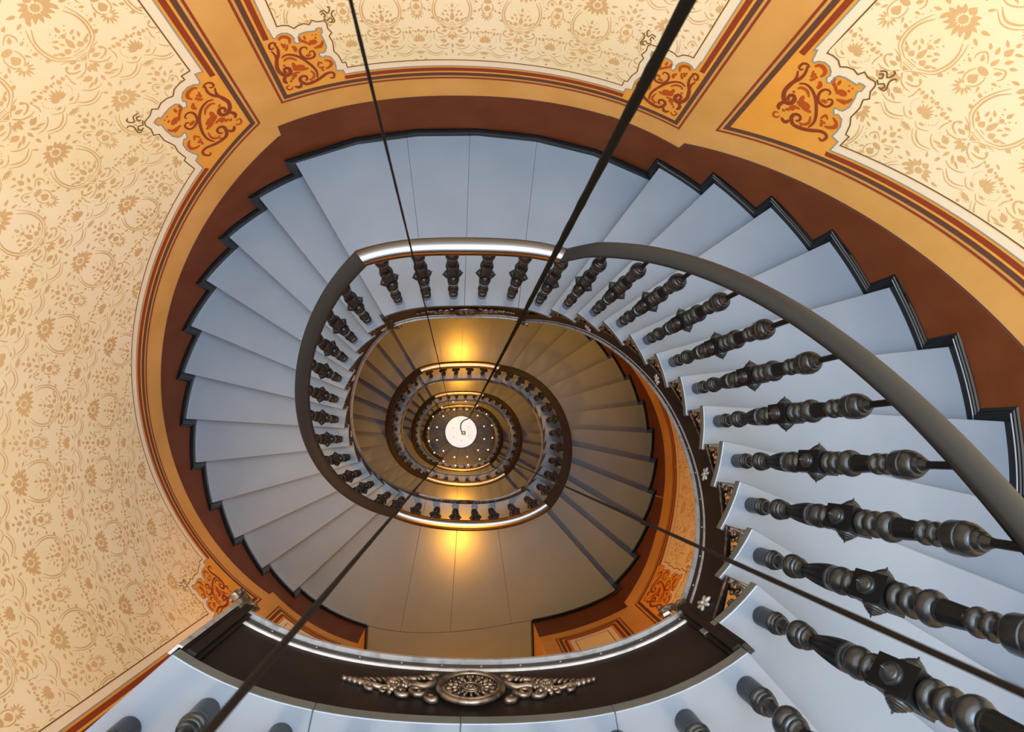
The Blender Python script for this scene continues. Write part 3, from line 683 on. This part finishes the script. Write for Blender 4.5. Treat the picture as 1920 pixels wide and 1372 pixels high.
# ------------------------------------------------------------------ handrails
RP = [(-.042, -.012), (-.045, .000), (-.044, .010), (-.038, .021), (-.026, .030), (-.010, .0345), (.010, .0345), (.026, .030), (.038, .021), (.044, .010), (.045, .000), (.042, -.012), (.030, -.019), (-.030, -.019)]
RPF = [(-.019, -.018), (-.018, -.030), (-.014, -.041), (.014, -.041), (.018, -.030), (.019, -.018)][::-1]
def rail(pts, name, mt, label, group):
    """pts: (deg, z) ; profile x = outward"""
    rows = []
    for i, (d, z, w_) in enumerate(pts):
        rows.append([P(d, rin(d)+.074+x*w_, z+y*(1 if w_ == 1 else 1.0)) for x, y in RP])
    m = MB(); m.sweep(rows); o = m.build(name, mt, None, 'auto'); tag(o, label, 'handrail', group)
    m = MB(); m.sweep([[P(d, rin(d)+.074+x, z+y) for x, y in RPF] for d, z, w_ in pts]); m.build('rail_fillet', IRON_D, o, 'auto'); return o
HR = .88
RL = {12: 'level steel handrail of the nearest landing, mostly below the frame', 0: 'bright polished steel handrail arc across the wide upper landing', -12: 'polished handrail arc at the foot of the second ring, over the glowing landing',
 -24: 'coppery handrail arc at the top of the second ring', -36: 'coppery handrail arc at the foot of the third ring', -48: 'coppery handrail arc at the top of the third ring', -60: 'thin handrail arc glowing below the hanging lamp', -72: 'thinnest handrail arc above the hanging lamp'}
RF = {0: 'thick dark handrail sweeping from the upper centre to the right edge', -12: 'dark handrail curving down the left of the first ring', -24: 'dark handrail on the right of the second ring', -36: 'black handrail on the left of the second ring',
 -48: 'black handrail on the right of the third ring', -60: 'black handrail on the left of the third ring', -72: 'small black handrail on the right of the innermost ring', -84: 'small black handrail on the left of the innermost ring'}
for k in (12, 0, -12, -24, -36, -48, -60, -72):
    t = 360*(k//24); z = k*R+HR
    if (k//12) % 2 == 0: a, b = 126.4-t, 61.0-t
    else: a, b = -44.1-t, -127.6-t
    if k == 12: a, b = -44.1, -139
    rail([(d, z, 1) for d in arc(a, b, 26)], 'handrail', STEEL, RL[k], None)
for k in (0, -12, -24, -36, -48, -60, -72, -84):
    t = 360*(k//24); z0 = k*R+HR; z1 = z0+12*R
    if (k//12) % 2 == 0: a, b = 61.0-t, -44.1-t
    else: a, b = -127.6-t, 126.4-360-t
    up = .062 if k == 0 else -.008
    ds = arc(a, b, 48); rail([(d, z0+(z1-z0)*i/48 + up*min(1, i/3), 1) for i, d in enumerate(ds)], 'handrail', RAILM, RF[k], None)

# ------------------------------------------------------------------ balusters
def ring(h, r0, r, w_=.012):      # a half-round bead
    return [(h-w_/2, r0), (h-w_*.42, r0+(r-r0)*.7), (h-w_*.2, r), (h+w_*.2, r), (h+w_*.42, r0+(r-r0)*.7), (h+w_/2, r0)]
def bead(h0, h1, r0, r, n=7, p=.5):
    return [(h0+(h1-h0)*t/n, r0+(r-r0)*math.sin(pi*t/n)**p) for t in range(n+1)]
BASE = [(0, .027), (.056, .027), (.057, .0245), (.060, .0245)]+bead(.061, .073, .025, .0295)+bead(.075, .085, .0225, .0265)+[(.087, .022), (.095, .0215), (.096, .018), (.103, .0155), (.112, .0145), (.136, .0145), (.138, .018), (.144, .0185)]+bead(.146, .178, .024, .0335, 9)+[(.180, .028)]+bead(.181, .192, .026, .029)+bead(.194, .203, .021, .0245)+[(.206, .018), (.216, .016)]
BULBP = [(.322, .029), (.323, .0325), (.330, .0325), (.331, .0290)]+bead(.334, .374, .0235, .0345, 9, .6)+[(.376, .021), (.382, .0195)]+bead(.384, .404, .021, .0325)+[(.406, .0195), (.414, .0185), (.422, .024), (.424, .026)]
UP1 = [(.516, .020), (.518, .021)]+bead(.519, .544, .023, .0345, 8)+[(.546, .0195), (.552, .0195)]+bead(.553, .575, .022, .0335, 8)+[(.577, .019), (.586, .019)]+bead(.588, .628, .022, .0375, 10, .6)+[(.632, .0265), (.636, .0265)]
UP2 = [(.690, .0215), (.693, .0195)]+bead(.695, .716, .020, .0285, 8)+[(.718, .0175), (.724, .0175)]+bead(.725, .743, .020, .0275, 8)+[(.745, .0175), (.758, .0185)]
HEAD = [(.758, .0185), (.760, .026), (.766, .033), (.772, .0355), (.795, .0365), (.801, .0365), (.803, .0345), (.812, .0345), (.822, .030), (.827, .0255), (.828, .0225), (.834, .0225), (.840, .019), (.841, .0155), (.848, .0135), (.856, .0105), (.858, .0098)]
def flute_mesh(z0, z1, rf, n, depth, twist=0):
    m = MB(); K = 9; rows = []
    for j in range(K+1):
        t = j/K; r_ = rf(t); rows.append([])
        for i in range(n*4):
            a = 2*pi*i/(n*4); g = 1-depth*(1 if i % 4 == 0 else .25 if i % 2 else 0); rows[-1].append((r_*g*math.cos(a), r_*g*math.sin(a), z0+(z1-z0)*t))
    m.sweep(rows); return m
bal = {}
def lat(prof, n=22): m = MB(); m.lathe(prof, n); return m.mesh('turned', IRON, 'auto')
bal['base'] = lat(BASE); bal['bulb'] = lat(BULBP); bal['disc_rings'] = lat(UP1); bal['neck_rings'] = lat(UP2); bal['vase_head'] = lat(HEAD)
bal['fluted_cup'] = flute_mesh(.214, .322, lambda t: .0155+.0175*math.sin(t*pi/2)**.9, 12, .14).mesh('flute', IRON_D, 'auto')
bal['fluted_shaft'] = flute_mesh(.632, .692, lambda t: .0265-.005*t, 8, .10).mesh('flute', IRON_D, 'auto')
m = MB(); m.box((0, 0, .470), .066, .066, .096); bm_ = m.mesh('block', IRON_D, False); bal['block'] = bm_
KP = [(0, .0295), (.003, .0300), (.007, .0280), (.0085, .0235), (.0095, .0235), (.013, .0215), (.0150, .0180), (.0158, .0180), (.0185, .0150), (.0200, .0115), (.0205, .0115), (.0235, .0080), (.0255, .0035), (.0310, .0015), (.0325, .0004)]
KP = [(h*.88, r*.82) for h, r in KP]
m = MB(); m.lathe(KP, 20); bal['knob'] = m.mesh('knob', IRON, 'auto')
m = MB(); m.lathe([(0, .0095), (.034, .0095)], 12); bal['rod_mid'] = m.mesh('rod', IRON_D, 'auto')
m = MB(); m.lathe([(0, .0095), (.08, .0095)], 12); bal['rod'] = m.mesh('rod', IRON_D, 'auto')
m = MB(); m.lathe([(0, .0095), (.012, .0095)], 12); bal['rod_short'] = m.mesh('rod', IRON_D, 'auto')
# one-piece version for the far ones
m = MB(); prof = BASE[::2]+[(.25, .026), (.32, .033)]+BULBP[::2]
m.lathe(prof, 10); m.box((0, 0, .47), .066, .066, .096); m.lathe(UP1[::2]+UP2[::2]+HEAD[::2], 10); m.lathe([(.85, .0095), (.86, .0095)], 6)
for i in range(4):
    a = pi/2*i; m.lathe(KP[::3], 8, Matrix.Rotation(a, 4, 'Z') @ Matrix.Translation((.033, 0, .47)) @ Matrix.Rotation(pi/2, 4, 'Y'))
FARB = m.mesh('baluster', [IRON], 'auto')
m = MB(); m.lathe([(.85, .0095), (.885, .0095)], 6); FARR = m.mesh('rod', IRON_D)
ORD = ['first', 'second', 'third', 'fourth', 'fifth', 'sixth', 'seventh', 'eighth', 'ninth', 'tenth', 'eleventh', 'twelfth']
def baluster(d, z, label, group, far, tall, r_off=.067):
    p = P(d, rin(d)+r_off, z); rz = math.radians(d)
    if far:
        o = link('baluster', FARB, None, p); o.rotation_euler.z = rz; tag(o, label, 'baluster', group)
        if tall: c = link('rod', FARR); c.parent = o
        return o
    o = thing('baluster', label, 'baluster', p, group, rz)
    def part(nm, key, loc=(0, 0, 0), rot=None):
        c = bpy.data.objects.new(nm, bal[key]); COL.objects.link(c); c.parent = o; c.location = loc
        if rot: c.rotation_euler = rot
        return c
    for nm in ('base', 'fluted_cup', 'bulb', 'block', 'disc_rings', 'fluted_shaft', 'neck_rings', 'vase_head'): part(nm, nm)
    for i in range(4): a = pi/2*i; part('knob', 'knob', (.033*math.cos(a), .033*math.sin(a), .470), (0, pi/2, a))
    part('rod', tall if tall else 'rod_short', (0, 0, .855)); return o
LEAN = {6: .4, 7: 1.1, 8: 1.6, 9: 2.0, 10: 2.5, 11: 3.0}
GF = {0: 'nearest right-hand flight', -12: 'pale left-hand flight', -24: 'shaded flight on the right of the second ring', -36: 'dark flight on the left of the second ring', -48: 'flight on the right of the third ring',
      -60: 'flight on the left of the third ring', -72: 'tiny flight right of the hanging lamp', -84: 'tiny flight left of the hanging lamp'}
GLN = {12: 'nearest landing at the bottom edge', 0: 'wide upper landing', -12: 'glowing landing below the centre', -24: 'amber landing above the second ring', -36: 'orange landing at the foot of the third ring', -48: 'amber landing above the third ring',
      -60: 'glowing landing arc below the hanging lamp', -72: 'amber landing arc above the hanging lamp'}
for k0 in (0, -12, -24, -36, -48, -60, -72, -84):
    for j in range(1, 12):
        k = k0+j; far = k0 < -24
        bo = baluster(ni(k)-3.9, k*R, 'turned baluster, %s step up, %s' % (ORD[j-1], GF[k0]), 'balusters of the '+GF[k0], far, 'rod' if k0 == 0 else 'rod_mid')
        if k0 == 0 and j in LEAN: bo.rotation_euler.x = -math.radians(LEAN[j])
BALA = [121.1, 109.4, 97.8, 84.8, 72.1, 60.2]; BALB = [-48.6, -59.4, -71.9, -83.1, -96.0, -108.4, -120.3, -131.1]; BALC = [-48.3, -58.5, -69.3, -79.5, -90, -100.2, -110.3, -120.5, -130.7]
for k0 in (12, 0, -12, -24, -36, -48, -60, -72):
    even = (k0//12) % 2 == 0; lst = BALA if even else BALC if k0 == 12 else BALB
    t = 360*(k0//24)
    for j, d in enumerate(lst):
        jj = j if even else len(lst)-1-j
        baluster(d-t, k0*R, 'turned baluster, %s from left, %s' % (ORD[jj], GLN[k0]), 'balusters of the '+GLN[k0], k0 < -12, False)
baluster(-136.2, 12*R, 'dark turned baluster at the outer left corner of the nearest landing', 'balusters of the '+GLN[12], False, False, .172)

# ------------------------------------------------------------------ the four ropes and the hanging lamp
ZD = CAM.z-10.5
def ray(px, py, Z):
    d = M @ Vector(((px-960)/1000, -(py-686)/1000, -1)); s = Z/(-d.z); return CAM+d*s
def rope(px0, px1, zt_px, rad, mt, label, rough=0):
    """rope that is plumb above the disc"""
    a = ray(px1[0], px1[1], 10.5)
    # distance from the camera where the rope crosses the picture edge
    b0 = ray(px0[0], px0[1], 1.0); h1 = (b0-CAM); l = math.hypot(h1.x, h1.y); L = math.hypot(a.x-CAM.x, a.y-CAM.y)
    Z = L/l; b = ray(px0[0], px0[1], Z)
    n = 260; path = []; rs = []; rnd = random.Random(3)
    dirv = (b-a)/(b.z-a.z)
    for i in range(n+1):
        t = i/n; t = 1-(1-t)**2.2; z = a.z+(4.4-a.z)*t; z = min(z, 4.4)
        p = a+(b-a)*((z-a.z)/(b.z-a.z)) if z <= b.z else b+Vector((0, 0, z-b.z))
        path.append(p); rs.append(rad*(1+rough*rnd.uniform(-1, 1)))
    m = MB(); m.tube(path, rs, 8); o = m.build('suspension_rope', mt, None, True); tag(o, label, 'rope'); return a
A1 = rope((657, 0), (848, 782.6), 0, .0022, ROPEL, 'thin brown rope crossing the upper landing left of centre', .12)
A2 = rope((1290, 0), (879.4, 783.4), 0, .0072, ROPE, 'thick black rough cable running from the top right of centre to the hanging lamp', .10)
A3 = rope((1920, 1300), (890.7, 835.5), 0, .0027, ROPEL, 'dark rope running from the lamp to the lower right corner', .08)
A4 = rope((390, 1372), (845, 839.5), 0, .0034, ROPEL, 'dark rope running from the lamp to the lower left edge', .08)
cD = ray(864.4, 809.5, 10.5); rD = .305
root = thing('hanging_lamp', 'round white disc lamp hanging deep in the stairwell with rings of glass beads', 'lamp', cD)
m = MB(); m.lathe([(-.03, rD*.98), (0, rD), (.012, rD*.985)], 48, Matrix.Translation(cD)); m.build('white_disc', DISC, root, 'auto')
m = MB(); m.tube([cD+Vector((math.cos(2*pi*i/48)*(rD+.006), math.sin(2*pi*i/48)*(rD+.006), 0)) for i in range(49)], .009, 8, False); m.build('disc_rim', IRON, root, True)
for i in range(4):
    m = MB(); a = (A1, A2, A3, A4)[i]; h = Vector((a.x-cD.x, a.y-cD.y, 0)); h = h.normalized()*min(h.length, rD-.02); m.lathe([(0, .018), (.02, .018), (.03, .01)], 10, Matrix.Translation(cD+h+Vector((0, 0, .012)))); m.build('rope_clamp', BULB, root, 'auto')
for i in range(6):
    a = 2*pi*i/6+.6; rr = .17; m = MB(); m.lathe([(0, .011), (.006, .009)], 8, Matrix.Translation(cD+Vector((rr*math.cos(a), rr*math.sin(a), .012)))); m.build('screw', EDGE, root)
cb = cD+Vector((.05, -.02, .03)); m = MB(); m.box(cb, .075, .065, .04); bx = bevel(m.build('junction_box', IRON_D, root), .004); m = MB(); m.box(cb+Vector((0, 0, .022)), .035, .03, .01); m.build('box_lid', WHITE, bx)
q = A2-cD
m = MB(); m.tube([cD+Vector((x, y, .03+h)) for x, y, h in smooth3([(q.x*.97, q.y*.97, .05), (.10, .24, .02), (-.005, .17, .01), (-.02, .07, .01), (.02, -.01, .02)])] if False else
       [cD+Vector((x, y, h)) for x, y, h in ((q.x*.95, q.y*.95, .06), (.11, .245, .04), (.055, .225, .03), (.01, .18, .03), (-.01, .12, .03), (-.008, .06, .03), (.01, .01, .035), (.035, -.015, .04))], .011, 8)
m.build('power_cable', IRON_D, root, True)
cR = ray(863.7, 811.8, 12.0)
for nb, rad_, z_, a0 in ((12, .54, 0, .02), (16, .715, -.05, .05)):
    for i in range(nb):
        a = 2*pi*i/nb+a0+pi/nb; p = cR+Vector((rad_*math.cos(a), rad_*math.sin(a), z_)); u = Vector((math.cos(a), math.sin(a), 0))
        m = MB(); m.ell(p, (u*.019, u.cross(Vector((0, 0, 1)))*.019, Vector((0, 0, .019))), 10, 8); m.build('glass_bead', BULB, root, True)
        if rad_ > .6: m = MB(); m.tube([cD+u*rD+Vector((0, 0, -.01)), p], .0025, 5); m.build('arm_wire', IRON_D, root)

# ------------------------------------------------------------------ warm lamps under the landings
for k in (12, 0, -12, -24, -36, -48, -60, -72):
    even = (k//12) % 2 == 0; y = 1.72 if even else -1.72; z = k*R-.30
    root = thing('soffit_lamp', 'warm lamp under the %s' % GLN[k], 'lamp', (-.05, y, z))
    m = MB(); m.lathe([(-.02, .07), (0, .07)], 20, Matrix.Translation((-.05, y, z))); m.build('ceiling_plate', IRON, root, 'auto')
    m = MB(); m.lathe([(-.16, .02), (-.15, .05), (-.12, .075), (-.09, .08), (-.08, .078)], 20, Matrix.Translation((-.05, y, z)), caps=False); m.build('glass_bowl', GLOBE, root, 'auto')
    l = bpy.data.lights.new('lamp_light', 'SPOT'); l.spot_size = math.radians(105); l.spot_blend = .7; l.color = AMBER; l.energy = LAMP_W; l.shadow_soft_size = .06
    lo = bpy.data.objects.new('lamp_light', l); COL.objects.link(lo); lo.parent = root; lo.location = (0, 0, -.24)
